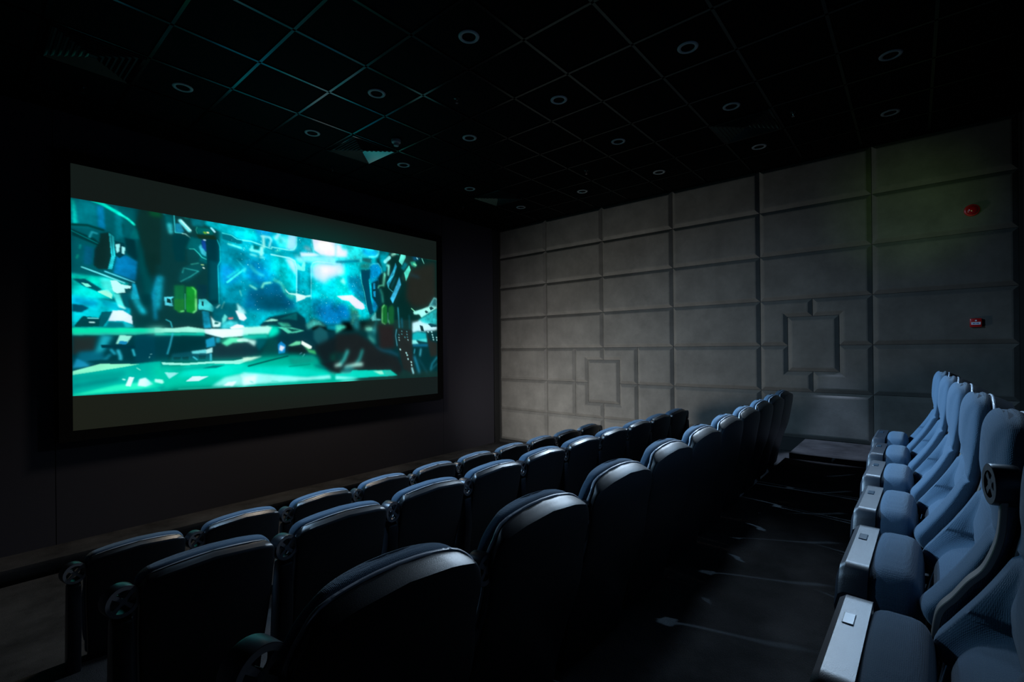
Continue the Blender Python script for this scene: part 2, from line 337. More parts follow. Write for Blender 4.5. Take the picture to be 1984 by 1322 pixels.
FILM = '''
004650 0 5.6 -5,-24,176,-20,172,452,-8,448
073438 0 8.4 98,-15,176,-20,173,278,86,281
0a3436 0 8.8 146,-14,286,-5,284,275,143,279
00a0b0 0 5.0 281,-17,518,-19,515,268,278,275
00c4d0 0 6.2 518,-19,745,-9,742,228,515,238
40c8b8 0 3.9 319,355,822,364,820,539,318,491
14302e 0 11.1 755,-10,1038,-15,1031,454,664,435,666,264,753,194
062c30 0 5.3 105,280,1034,254,1032,406,104,351
005058 0 4.8 1,-4,107,-5,116,71,68,208,0,196
006a76 0 4.8 1,-4,44,-5,43,56,1,61
00b4aa 0 1.8 1,1,7,4,11,53,4,55
0a6c96 0 1.9 43,6,54,7,56,59,44,54
00707e 0 2.6 73,1,85,21,88,68,73,78
0ae0c4 7 1.2 35,-3,54,3,81,18
20e8cc 5 1.0 81,18,95,26,107,37
003c40 0 2.0 85,35,89,42,89,68,86,61
006468 0 2.0 107,42,114,50,117,69,98,70
0c2a28 0 2.7 118,-5,157,-4,156,123,127,126,116,64,109,35
0a4a2c 0 3.5 135,-1,157,-4,157,10,136,10
00302f 5 1.2 2,57,27,54,53,60
002f32 0 1.2 1,66,39,81,48,93,44,96,2,80
0aa4a4 1 0.6 1,70,48,93
0b2524 0 1.3 47,68,64,62,65,116,60,146,44,147,36,140,37,106,46,87
2aa0b0 4 1.2 30,79,34,67,42,69
2ac0c8 0 0.6 62,64,71,71,73,113,67,145,60,145,66,116
0a4450 1 0.4 66,69,69,114
0a6c9c 0 1.9 75,115,89,109,112,121,108,167,69,153
002a30 0 2.0 89,70,108,72,112,110,111,119,92,105
003038 0 1.0 72,80,89,83,89,109,80,118,73,112
a8f8f8 0 0.8 73,88,81,85,80,103,75,107
a8f8f8 0 0.8 84,91,90,92,89,108,84,107
0a5470 0 2.5 21,98,37,101,33,139,20,141
0f8a88 3 1.2 15,99,14,106
0f8a78 3 1.2 11,121,9,128
004448 0 4.1 114,71,125,108,135,156,149,201,127,203,115,128
0a2826 0 4.1 125,100,149,96,148,143,136,156,127,126
00b4ae 0 2.4 0,161,60,165,97,174,68,211,0,217
00c8b0 0 2.4 0,166,46,166,46,181,0,171
003c48 0 1.2 2,173,22,171,50,191,42,197,17,185
88e8d0 0 0.6 16,180,26,181,33,187,23,188
a8f0d4 0 0.6 42,197,60,190,67,201,66,211,50,202
48e4dc 0 3.1 46,166,68,167,80,199,68,199,50,189
c4f8f4 0 0.6 64,170,74,169,83,177,100,179,99,185,88,186,90,195,75,198,68,193
70e0e4 3 0.6 17,146,57,161,88,173
58c8d8 3 0.6 55,151,106,170
004650 0 2.0 80,198,103,197,106,209,85,210
18a0c0 0 1.3 102,171,108,173,115,208,101,209
1898c4 6 3.5 152,154,141,202
00b8c4 0 3.0 0,206,74,218,97,235,99,273,1,276
0a8cb0 0 3.6 1,211,43,219,40,231,1,227
0098ae 0 1.9 49,213,98,231,97,241,51,227
54e6e0 0 1.3 68,200,81,199,88,230,77,227
a8f4ec 0 1.3 77,222,91,230,88,233,78,229
004854 0 2.0 81,199,93,198,97,228,89,224
003e52 0 1.2 1,227,17,228,28,234,16,244,1,243
e0f0fc 0 0.8 67,237,85,236,101,248,102,267,86,260,59,261
004a54 0 0.8 49,241,67,239,59,259,51,274,37,273
00363c 0 0.7 5,272,15,256,18,252,46,255,44,274,5,276
80e8e8 2 0.6 26,256,43,256
c8f8f4 3 0.6 29,265,36,265
00606c 0 1.9 59,262,85,262,92,275,55,276
18a4b0 0 2.0 88,264,101,267,105,274,88,275
1ca6b8 10 4.0 104,197,112,219,122,238
138cb0 5 3.5 142,194,145,252
002f34 0 3.4 118,196,136,194,134,221,122,220
003038 0 2.4 1,290,154,286,154,358,0,363
003a48 0 2.7 105,291,154,286,154,350,105,355
1e2828 0 3.0 1,297,40,296,36,329,0,336
0a5c70 0 3.6 12,329,48,327,56,352,0,363
1c84a8 0 1.8 1,364,8,344,18,350,30,361
30b8a0 0 1.8 1,278,96,276,154,274,154,284,105,291,1,294
10d8a8 0 1.8 1,278,102,276,154,276,154,282,1,290
20a0b0 0 3.8 48,292,67,294,51,329,37,332
9cecd8 0 1.0 79,292,101,293,92,310,72,312
1880b0 0 0.7 79,305,93,306,90,313,76,312
002c38 0 0.9 47,314,105,316,106,321,48,321
2aa4bc 5 1.9 64,325,70,334
38b8cc 6 1.9 76,327,80,340,80,347
38b8cc 4 1.3 102,325,105,338
1c90a8 4 2.6 62,336,50,352
00343c 0 1.8 22,350,50,347,111,352,102,357,37,357
c0fcf4 1 0.7 134,336,137,335
c0fcf4 1 0.7 132,344,133,341
00a698 0 1.8 0,376,59,365,117,356,154,352,153,424,0,424
94f0c8 0 0.7 1,371,45,356,115,358,87,364,1,379
009088 0 3.6 0,381,87,372,87,385,0,395
00807e 0 3.6 0,398,78,386,78,395,0,409
30e8bc 0 2.4 0,421,72,404,153,397,153,413,58,420,0,424
e8f4ff 0 0.7 95,387,104,388,97,409,88,407
e0f8fc 0 1.3 110,408,113,393,125,390,139,406,125,411
c0fcec 3 0.7 84,392,87,393
90e8d0 2 0.7 109,367,115,372
0a6c78 0 2.8 216,-2,248,-3,244,16,221,18
005258 0 2.7 164,1,182,1,180,35,168,38
3cb8c0 9 2.7 174,25,176,42
1c98a0 2 2.0 162,0,165,1
1880a0 0 1.4 185,19,196,17,203,35,198,40,185,40
3cc8d0 2 0.7 183,-1,185,41,201,40
80f0f4 9 1.4 196,11,214,31
d0fcfc 3 0.7 198,10,217,30
c0fcf4 2 1.0 199,41,206,41,216,49
0c605c 0 2.1 201,-3,216,0,213,4,205,4
003238 0 2.7 180,45,217,46,214,62,204,69,204,108,185,110,180,73
00585e 0 2.1 217,46,241,48,240,75,252,85,252,109,233,104,227,85,207,76,211,64
0a3c40 0 2.1 209,80,224,76,237,93,233,109,210,111
3ab4a8 2 0.7 214,76,224,75,235,86,240,93,250,97
3ca8b8 0 1.4 234,68,239,60,251,81,249,90,240,85
005c5c 0 2.2 227,19,248,19,268,19,265,34,231,36
40b89c 1 0.7 231,19,228,27,231,35
b8f4ff 5 0.7 262,16,269,24
fff8b0 4 0.7 253,29,255,29
a0c820 4 1.5 246,30,249,31
10281c 0 1.4 229,38,268,33,275,44,234,47
12408c 0 1.5 240,50,249,50,251,78,241,69
c0e8ff 3 0.7 245,49,249,49
002f38 0 0.9 250,46,279,43,280,97,275,104,276,206,263,211,255,203,252,101
00424c 0 3.0 257,98,275,102,275,198,256,199
2cc8d0 2 0.8 275,44,281,61,282,97,276,110,278,206
0a484c 0 2.8 197,127,223,109,244,102,247,113,233,135,210,157,190,159
30a09c 2 1.1 199,137,202,125,233,129,216,144,195,159
389c8c 2 1.1 217,114,233,109
f0fff0 3 0.7 243,119,245,120
c8f0a0 2 0.7 239,112,244,112
08303a 0 2.2 229,162,252,162,250,194,233,197
10603c 0 2.1 182,169,203,167,203,227,181,228
14802c 0 1.4 206,170,223,169,229,178,228,225,206,226
1a6a30 0 1.4 182,203,202,201,202,234,190,235,182,226
14802c 0 1.4 206,201,228,199,228,229,221,235,206,232
7ae07c 2 1.4 219,171,226,178,226,225
90e8a0 3 1.4 227,199,227,227,221,233
90e8a0 2 1.4 195,232,201,230
5cc0b0 1 0.7 204,188,204,226
58c8d8 0 1.0 162,199,181,197,176,203,179,220,163,219
082828 0 0.7 167,202,174,203,176,213,167,212
14889c 0 4.0 144,171,153,148,161,151,154,230,144,230
40d0d8 0 1.1 233,199,249,198,263,213,263,223,232,225
50d8dc 0 1.1 233,199,246,198,268,218,263,229,232,222
082830 0 0.7 239,204,243,204,243,216,239,214
0090a8 0 4.5 282,45,347,59,346,218,281,222
00c4d4 0 2.9 248,-3,348,-4,348,32,319,30,286,22,248,9
005e6c 0 1.5 286,26,310,26,327,35,348,34,348,44,323,46,286,40
60e8e8 2 0.8 286,24,308,26,321,34,348,34
70f0e8 5 1.5 300,50,342,58
1080b4 0 6.1 282,105,304,106,329,132,307,155,283,153
40dcd4 5 0.9 297,150,339,110
30b8c8 3 1.2 320,88,339,108
20b0b4 5 2.3 298,137,326,114
90f4e4 3 1.6 327,169,331,183
90f4e4 2 1.6 333,169,343,162
006878 0 2.3 292,205,325,204,325,219,292,221
005e6c 0 3.7 263,213,325,204,328,258,263,268
1898b8 0 1.5 240,228,254,229,260,270,243,271
d8fcf8 0 1.5 258,239,268,252,282,255,280,266,263,268
0a5050 0 1.1 268,254,277,256,273,260,266,260
70e8e0 0 1.5 284,245,290,233,297,239,293,251,284,261
fa9090 0 1.5 297,242,310,240,310,245,300,247
40c8d0 0 2.3 284,255,302,249,321,252,321,264,284,271
f0f4ff 0 1.2 315,223,331,220,343,241,336,249,325,246
b8f8f4 0 2.4 319,201,327,210,336,212,342,230,321,227
f4f0ff 0 1.2 302,267,319,258,334,260,340,270,336,278,309,279
c0fcf8 3 1.5 272,218,279,210
90f0e8 2 1.5 283,219,290,201
002e34 0 2.7 174,286,247,286,247,328,175,335
003640 0 2.6 143,287,175,288,168,352,143,351
a4f0dc 0 1.3 143,274,180,273,210,268,245,273,302,271,345,266,345,288,284,294,245,284,210,283,143,285
e4f0fc 0 1.5 245,274,345,270,345,286,284,294,263,288,245,282
10b8a0 0 2.0 143,285,245,282,245,290,143,291
38b4cc 3 1.4 178,286,172,316,167,335
40c8d4 2 1.0 165,253,174,258,177,271
1c90b4 0 1.5 247,300,266,292,269,316,248,320
1c90a4 0 2.2 269,294,280,294,278,308,269,308
0c4854 0 2.1 176,335,255,324,262,353,173,352
c0f4f0 0 1.1 245,326,262,319,262,332,248,335
70d8dc 0 1.4 216,329,247,324,248,334,218,335
0a3038 0 0.7 179,343,194,343,192,350,179,350
0a3038 0 0.7 197,343,210,342,210,351,198,350
0a3038 0 0.7 231,339,247,339,246,349,233,349
50c8e0 3 1.1 220,343,228,350
50c8e0 4 1.5 258,336,258,353
143038 0 3.7 266,316,291,304,345,303,345,349,290,354,264,354
60e8b8 0 2.3 282,308,302,293,320,293,345,297,345,305,309,307,294,316
d0f8f0 0 1.6 317,299,332,295,345,297,345,303,320,304
20c898 3 3.0 280,304,291,297,302,295
70d4bc 11 5.9 134,280,152,279
8ce4cc 8 6.0 146,279,160,279
00b89c 0 9.2 138,359,352,353,352,426,138,426
00d4bc 0 4.2 205,364,345,361,344,390,188,392
009c8c 0 3.4 173,372,255,361,255,371,181,378
a8f0e0 0 0.8 155,355,205,358,269,354,309,354,345,347,345,355,324,363,255,360,205,363,158,361
006c68 0 1.1 238,372,262,365,290,365,269,372
a0e4e4 0 1.0 161,379,190,381,170,395
dcf0fc 0 0.7 203,403,218,391,253,392,231,403
c8fcec 0 1.3 142,394,157,396,160,403,156,406,142,401
90e8e0 0 3.0 258,418,290,396,344,386,344,421
e8f4ff 0 1.5 284,418,297,409,317,408,308,420
e0f8fc 0 2.4 327,390,344,386,344,415,336,418
80f0dc 1 1.4 188,420,258,421,344,419
008c88 2 2.0 160,413,148,416
00a4c0 0 4.1 335,-4,480,-5,478,149,333,218
00ccd4 0 5.8 409,59,475,69,478,160,444,167,430,127,405,100
1a8cc8 0 4.2 362,-1,406,-2,406,7,368,10
00d0d4 0 4.1 335,0,365,1,371,29,335,32
0078a8 0 6.1 344,87,378,86,405,128,384,154,344,136
005c80 0 6.1 347,161,384,154,409,133,430,134,444,163,467,184,474,210,333,219
004e66 0 6.2 360,177,430,172,444,212,366,217
38d8dc 0 4.3 410,8,476,-2,476,35,431,40
a0dcf4 0 3.8 455,-2,479,-4,478,27,470,41,449,41
90f4ec 3 1.0 335,35,355,34,382,40,408,47,409,41,457,43,470,39,478,25,479,-4
009cac 0 2.0 335,39,378,44,409,48,476,44,475,61,385,63,335,60
005e64 0 2.1 361,40,380,44,376,53,361,58
a4e8e0 7 2.1 387,16,388,44
a4ecf0 5 2.1 382,16,403,15,408,21,402,42
b0f4ec 8 2.1 383,47,381,67
98f0ec 6 2.1 354,57,385,61
80f0e8 5 2.1 358,47,356,58
80e8e8 5 2.1 354,69,369,72
80e8e8 5 2.1 378,74,388,73
c4e8f8 7 2.9 420,15,428,3
90e0f0 4 3.0 437,11,446,20
50e8d8 5 2.2 420,51,431,46
a8f4f4 4 1.1 407,62,457,65,472,71,478,88,477,187
b8e4f4 0 3.7 445,67,464,65,475,80,478,114,460,94
8cf0d8 3 2.7 337,118,341,108
60e0c8 4 4.1 352,98,367,116,388,124
60dcc0 6 3.6 414,132,430,136,439,147,444,163
90f4dc 5 2.1 352,153,367,161
90f0d0 5 2.1 382,156,387,144,405,140
30c8b8 0 3.7 437,143,444,167,467,167,474,168,463,184,444,170
00b0c4 0 2.3 480,-4,523,-5,522,70,479,65
00a4b4 0 1.5 480,95,520,75,519,207,479,210
007c94 0 2.3 480,99,489,102,484,163,479,164
0090a0 0 2.4 512,76,520,75,519,164,513,165
00788c 2 2.3 495,108,495,141
80e0ec 0 4.6 472,54,503,54,572,40,615,46,615,62,535,67,506,69,495,74,479,72
d4e8fc 0 2.3 487,44,531,39,551,43,531,50,491,56
90bcc8 11 4.7 505,28,517,32
7ce4dc 0 1.5 479,76,491,86,497,70,503,69,502,96,494,97,479,95
b4f0e8 0 1.1 444,152,456,164,474,164,502,168,519,164,519,170,505,173,478,187,474,170,455,168,446,161
e0f4f4 0 1.5 474,164,503,169,501,177,480,186
70e4e8 2 1.6 522,-6,523,23,531,40,551,45,615,40
a8ecf4 3 1.2 520,176,521,82,526,70,539,64,615,62
e4e8f8 0 2.4 524,-4,616,-3,615,38,551,43,529,32
fffaf4 0 4.9 548,0,577,-1,585,18,564,27,543,12
f8e8ec 0 6.6 564,17,598,16,590,41,564,41
50d8e4 0 5.9 599,2,616,1,616,13,599,12
00d0dc 0 3.2 522,74,615,62,614,202,521,207
bcdcf8 0 6.4 523,82,535,69,615,66,615,99,576,111,563,127,538,119,524,109
f0e8f8 0 8.1 545,73,615,71,615,87,576,95,559,109
1098c8 0 6.4 525,179,575,184,614,183,614,202,521,207
0898b8 0 4.2 523,177,614,170,613,246,564,250,538,230,523,227
0c78b0 0 7.6 534,197,583,185,614,200,613,246,568,250,542,230
2cdce0 0 3.4 599,-3,755,-4,749,23,634,43,598,43
e8e4f8 0 4.2 599,1,614,2,621,16,639,15,636,38,598,43
1098c8 0 5.4 690,1,750,1,744,19,714,25,690,18
88f4f4 3 1.9 753,-3,752,11,739,22,714,26
40d4d8 0 2.5 598,45,690,35,690,48,598,56
007088 0 2.5 598,54,638,46,680,40,680,47,620,59,598,60
c8e4f4 0 6.8 598,64,634,63,629,93,598,100
00b8c4 0 6.9 625,60,685,53,684,91,633,105
00c8c8 0 6.8 598,102,638,96,642,145,684,163,695,189,641,197,597,200
a8f4e8 0 3.4 611,115,624,103,631,119,628,124
0a84a4 0 5.2 633,100,684,89,689,120,698,151,703,182,665,153,642,137
0a90c8 0 3.7 714,53,729,45,749,42,762,60,761,80,718,104
70ece8 2 1.8 714,57,729,46,749,43,762,58,764,73
0090a0 0 4.8 755,-2,796,-2,780,27,785,66,764,69,762,47,754,35
003c50 0 1.8 684,70,719,65,718,93,713,100,720,160,732,204,717,216,700,178,689,116
1a5c60 0 2.7 690,31,724,30,724,48,690,43
207874 0 4.5 678,53,719,44,714,66,685,69
50e0dc 2 0.9 682,78,687,112,696,140,707,199
1080b4 0 3.7 723,104,748,92,748,175,737,200,727,198
062c34 0 1.9 723,110,748,97,763,135,763,183,747,184,725,155
1c80a8 0 0.9 729,109,737,108,737,128,729,129
1c80a8 0 0.9 729,135,738,134,738,154,730,153
e8e4f4 0 1.3 599,161,637,156,653,154,693,179,698,193,688,198,664,195,641,174,619,172
28b8a0 0 4.4 641,184,664,195,669,218,650,219,648,207
0878b4 0 6.7 597,185,628,183,648,211,648,232,596,234
2a6048 0 4.4 648,205,674,199,673,231,652,231
062624 0 2.9 754,79,780,67,796,5,834,-5,856,49,839,83,861,94,902,30,903,2,1001,-2,998,217,717,229,763,178
20231f 0 8.3 867,57,914,33,994,4,999,139,955,173,889,179,860,149
a0f0d8 8 3.0 804,7,818,0
40c8b8 7 3.0 823,-3,829,0
88e4e4 11 1.9 775,34,794,17
68e0d0 0 1.2 841,-2,860,-4,861,7,845,37,831,25
5ce0c8 0 1.2 853,61,875,33,882,48,861,90
0a6c78 0 3.0 839,47,856,24,870,31,853,54
2890b0 0 1.5 809,55,818,31,823,44,812,74,795,103,787,121,781,104
3ca4c8 0 1.5 833,77,840,103,805,171,795,154,808,131,822,103
50d0d8 2 1.0 812,57,809,75,785,100,790,121,806,131
104850 4 3.0 817,83,800,116
80e8d8 7 2.9 783,45,791,44,788,75
70e0c0 8 2.9 774,74,769,112
60d0a8 4 1.9 748,123,751,116,769,112
38a898 5 3.8 756,127,763,143,766,169
28947c 0 2.1 879,21,900,16,908,27,902,37,885,32
98f4c0 6 2.1 896,26,905,29
0c4c70 0 4.2 888,-1,929,-4,914,9,897,14
b0f4f0 4 1.1 909,3,913,6
80d8c8 3 1.1 932,2,941,18
70f0c0 3 1.7 957,-3,1001,-3
1c3c48 6 5.2 881,65,917,70
90e8b8 3 1.0 883,182,897,191
a8f4e8 0 2.1 891,193,930,182,961,170,986,137,1001,139,1000,175,927,212,918,201,894,202
2c6c74 0 4.4 961,170,986,137,1001,141,1000,168
0c2c30 0 1.1 964,174,973,170,986,176,970,184
0c2c30 0 1.1 942,189,948,185,960,191,948,196
30c0c4 0 3.4 918,219,1000,175,999,234,962,238,908,240
c4f0f8 0 3.3 886,231,921,222,933,229,999,239,999,254,936,261,914,262,886,267
0a3c48 0 1.2 956,233,969,231,999,236,999,242,972,244
082428 0 1.1 919,239,933,242,939,261,925,259
18a4ac 0 3.3 886,270,908,262,949,266,955,301,883,294
90ece8 0 2.2 883,292,901,292,920,306,882,307
58d8d4 0 2.3 910,290,952,286,952,298,920,301
0c3438 0 2.2 904,292,955,301,958,309,916,309
14688c 0 3.3 885,307,958,306,955,314,888,314
1e2424 0 3.2 823,255,883,258,885,321,896,412,845,393,826,321
64c8e0 3 1.6 819,257,815,279,821,312
38a0b8 4 2.1 826,183,831,250
1c7898 4 3.2 841,220,843,249
146070 3 3.3 873,207,875,253
58b0bc 3 1.1 828,274,830,276
b8f4f4 3 1.1 828,284,830,285
b8f4f4 3 1.1 829,292,831,294
58b0bc 3 1.1 840,262,842,263
58b0bc 3 1.1 840,272,842,273
58b0bc 3 1.1 853,282,855,284
58b0bc 3 1.1 861,263,863,264
58b0bc 3 1.1 862,272,864,274
58b0bc 3 1.1 864,282,865,283
b8f4f4 3 1.1 866,291,868,293
b8f4f4 5 1.1 833,324,835,326
b8f4f4 5 1.1 858,336,860,338
b8f4f4 5 1.1 862,344,864,345
b8f4f4 5 1.1 866,357,867,359
b8f4f4 5 1.1 879,368,881,370
b8f4f4 5 1.1 881,378,882,380
b8f4f4 5 1.2 956,261,958,263
b8f4f4 5 1.2 973,261,975,262
b8f4f4 5 1.2 976,271,978,273
b8f4f4 5 1.2 979,280,981,282
b8f4f4 5 1.2 981,289,983,290
b8f4f4 5 1.2 996,281,998,282
b8f4f4 5 1.2 998,290,1000,291
b8f4f4 5 1.2 977,332,979,334
222624 0 3.5 949,263,967,293,1000,301,999,347,968,352,955,301
98e4ec 7 2.2 883,390,889,407
50c0d8 6 3.4 923,324,919,346
40a8c0 4 2.2 896,324,893,338
2c90b4 7 4.5 894,351,906,380,915,405
2888a0 5 3.6 998,354,974,377,967,397
206878 4 3.6 997,378,967,400
184c58 4 4.5 913,358,950,407
14602c 0 2.0 761,182,771,176,782,179,783,237,773,242,762,236
145430 0 3.1 787,185,802,175,810,184,809,236,798,242,787,235
7ce090 4 2.0 771,178,763,187,762,236,773,241
60c888 3 2.1 787,227,791,239
60a8a0 2 1.5 785,202,785,235
60c8c8 0 2.0 719,221,738,202,740,223,759,226,757,229,724,232
38b0a8 2 1.9 701,197,714,222
104c50 0 3.9 701,258,735,253,746,234,735,230,739,308,729,312,711,290
88e4c8 10 4.9 703,258,721,258
60c8b8 7 5.9 713,285,729,299
48b0b8 6 6.0 735,248,732,269
221f20 0 6.0 746,243,809,243,814,321,750,326
1c4c60 8 5.0 734,319,766,331,794,333,822,345
062e38 0 2.2 375,259,401,235,427,229,477,217,501,234,503,246,524,270,613,274,612,356,422,345,397,287
0a585c 0 2.3 425,241,477,217,477,241,451,238
a0ecd4 0 1.5 384,249,405,240,423,241,423,245
40b89c 0 2.3 421,249,451,250,462,260,435,261
58d0b0 0 1.5 421,262,462,262,499,270,474,277,450,279,435,268
083c3c 0 1.6 446,264,487,269,462,274
00d8b8 0 4.5 397,260,425,261,427,278,415,287,397,295
b8f4e4 0 2.1 333,266,397,260,408,263,397,283,333,286
10b09c 0 2.9 333,286,395,281,397,295,367,299,332,296
005058 0 3.7 367,295,397,295,391,310,371,329,360,310
103038 0 4.3 332,305,364,310,374,341,332,344
c8f4ec 0 2.9 332,294,366,301,362,316,343,303,332,301
084040 0 4.5 397,295,423,294,423,339,376,339
00788c 0 3.5 566,250,612,250,598,268,568,264
48b0a8 0 3.3 503,252,525,235,546,242,566,256,537,253,507,266
185058 0 3.4 526,270,546,255,568,271,572,292,563,317,545,317,526,293
101c20 0 5.9 528,313,613,278,612,365,541,363
0a3c34 0 6.1 576,343,612,330,612,365,581,364
1484c4 0 1.5 423,310,432,302,444,312,442,334,424,337
f0f0ff 0 1.6 429,312,442,318,434,330,426,326
70d8a8 0 1.6 450,314,474,301,488,301,486,311,462,316
f4fff8 0 1.2 490,299,520,315,519,322,509,324,488,309
3ca868 0 2.5 494,313,511,324,530,328,534,340,511,334
0c1c20 0 3.2 450,318,490,313,507,330,494,344,450,342
c0d8f0 2 1.2 492,346,498,338
7090b0 2 1.2 484,338,490,334
00a890 0 7.2 339,352,385,343,462,340,536,347,545,368,576,394,611,404,611,429,338,426
108878 0 4.7 450,349,524,342,536,363,461,372
006060 0 4.2 523,367,576,377,580,394,532,376
00ccb8 0 5.0 332,370,449,371,523,384,576,398,576,406,441,405,332,389
98ece8 0 2.9 332,385,376,390,422,396,502,405,576,402,580,413,331,419
d8f4fc 0 3.6 332,396,367,394,363,418,331,419
004c48 4 1.1 346,369,400,355,450,343
0c6c60 2 1.6 453,373,515,368
38c8b0 2 1.5 350,410,357,413
40c8b4 2 1.5 405,412,422,414
d0f4e0 0 2.1 332,346,381,343,353,354,332,357
101a1e 0 4.3 543,363,612,360,611,399,580,394
181e20 0 5.4 596,279,668,273,700,290,755,331,822,350,845,393,822,412,793,394,642,392,594,394
0a2c2c 0 5.3 595,334,633,335,618,356,595,362
38a8a4 10 4.6 635,330,623,356,609,371
b8f0e4 8 4.5 595,374,611,371
2c9c98 8 4.8 687,328,677,355,667,366
b0ece0 11 4.6 630,380,662,373,684,372
187078 14 7.3 625,387,647,387
48c8b0 0 3.6 596,251,615,248,634,254,610,268,596,276
207c84 0 6.5 649,211,671,206,678,250,675,263,658,260,648,240
70d0b0 3 2.8 671,219,683,218
60c8b0 4 3.7 658,224,651,244
10c8b4 0 1.8 594,399,642,400,651,390,723,392,793,394,822,413,594,416
a8f0d8 0 2.0 725,395,760,395,768,407,752,407
38b8a8 0 4.1 768,396,790,396,810,411,771,410
90f0e8 0 2.7 594,405,651,412,673,415,594,416
'''
ZM1, ZM0 = (EYE + 1.5247, EYE + 1.536), (EYE - .4237, EYE - .4727)
pic = paint_picture(FILM)
glow = emit_mat('projected light', 'film')
film_grid('film_picture', X0, X1, ZM0, ZM1, 1000, 424, YF, pic, glow)
# the unlit strips above and below the picture still catch a little stray projector light
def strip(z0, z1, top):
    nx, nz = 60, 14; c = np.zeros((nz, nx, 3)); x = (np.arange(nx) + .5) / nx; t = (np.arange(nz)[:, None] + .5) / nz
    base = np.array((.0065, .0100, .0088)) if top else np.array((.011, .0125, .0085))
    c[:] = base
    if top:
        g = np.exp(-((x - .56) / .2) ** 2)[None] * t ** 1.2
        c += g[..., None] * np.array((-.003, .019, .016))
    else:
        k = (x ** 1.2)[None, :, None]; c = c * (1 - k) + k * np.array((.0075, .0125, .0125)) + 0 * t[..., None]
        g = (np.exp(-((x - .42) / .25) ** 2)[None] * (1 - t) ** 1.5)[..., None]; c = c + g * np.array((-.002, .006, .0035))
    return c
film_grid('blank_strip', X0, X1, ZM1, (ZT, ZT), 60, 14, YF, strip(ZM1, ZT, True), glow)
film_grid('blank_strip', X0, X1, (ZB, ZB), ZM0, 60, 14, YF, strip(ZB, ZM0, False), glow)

# ---------------------------------------------------------------- seats
def reel(parent, x, y, z, R_=.052, t=.026):
    """film-reel shaped knob facing the screen, axis front to back"""
    cy_, sy_ = math.cos(.20), math.sin(.20)
    def turn(V): return [(x + p[1] * cy_ - p[0] * sy_, y + p[0] * cy_ + p[1] * sy_, z + p[2]) for p in V]
    m = MB(); m.lathe([(R_ - .011, -t), (R_, -t), (R_ + .001, -t + .004), (R_ + .001, t - .004), (R_, t), (R_ - .011, t), (R_ - .011, -t)], 'x', n=40)
    m.V = turn(m.V); o = m.build('reel_drum', M['reel'], parent, smooth=50)
    for s in (-1, 1):
        f = MB(); q0 = s * (t - .004)
        f.lathe([(.0, -.003), (.011, -.003), (.011, .003), (0, .003)], 'x', (q0, 0, 0), 16)
        f.lathe([(R_ - .014, s * .0045), (R_ - .001, s * .0045)], 'x', (q0, 0, 0), 40)
        for q in range(4):
            a = math.pi / 4 + q * math.pi / 2; ca, sa = math.cos(a), math.sin(a)
            V = [(q0 + dx, ca * rr - sa * ww, sa * rr + ca * ww) for dx in (-.0025, .0025) for rr, ww in ((.008, -.005), (R_ - .010, -.008), (R_ - .010, .008), (.008, .005))]
            f.add(V, [(0, 1, 2, 3), (7, 6, 5, 4), (0, 4, 5, 1), (1, 5, 6, 2), (2, 6, 7, 3), (3, 7, 4, 0)])
        f.V = turn(f.V); f.build('reel_spokes', M['reelface'], o)
    return o
def arm_strip(parent, x, pts, w_=.034, t=.006):
    m = MB(); rows = []
    P = [Vector((0, y, z)) for y, z in pts]
    for i, p in enumerate(P):
        tg = (P[min(i + 1, len(P) - 1)] - P[max(i - 1, 0)]).normalized(); n = Vector((0, -tg.z, tg.y)) * t
        rows.append([(x - w_ / 2, p.y - n.y, p.z - n.z), (x + w_ / 2, p.y - n.y, p.z - n.z), (x + w_ / 2, p.y + n.y, p.z + n.z), (x - w_ / 2, p.y + n.y, p.z + n.z)])
    m.loft(rows); return m.build('armrest', M['arm'], parent, smooth=30, bevel=.0015, seg=1)
def smooth_path(P, n=6):
    out = []
    for i in range(len(P) - 1):
        p0 = P[max(i - 1, 0)]; p1 = P[i]; p2 = P[i + 1]; p3 = P[min(i + 2, len(P) - 1)]
        for k in range(n):
            t = k / n
            out.append(tuple(.5 * (2 * b_ + (c_ - a_) * t + (2 * a_ - 5 * b_ + 4 * c_ - d_) * t * t + (3 * b_ - a_ - 3 * c_ + d_) * t ** 3) for a_, b_, c_, d_ in zip(p0, p1, p2, p3)))
    return out + [tuple(P[-1])]

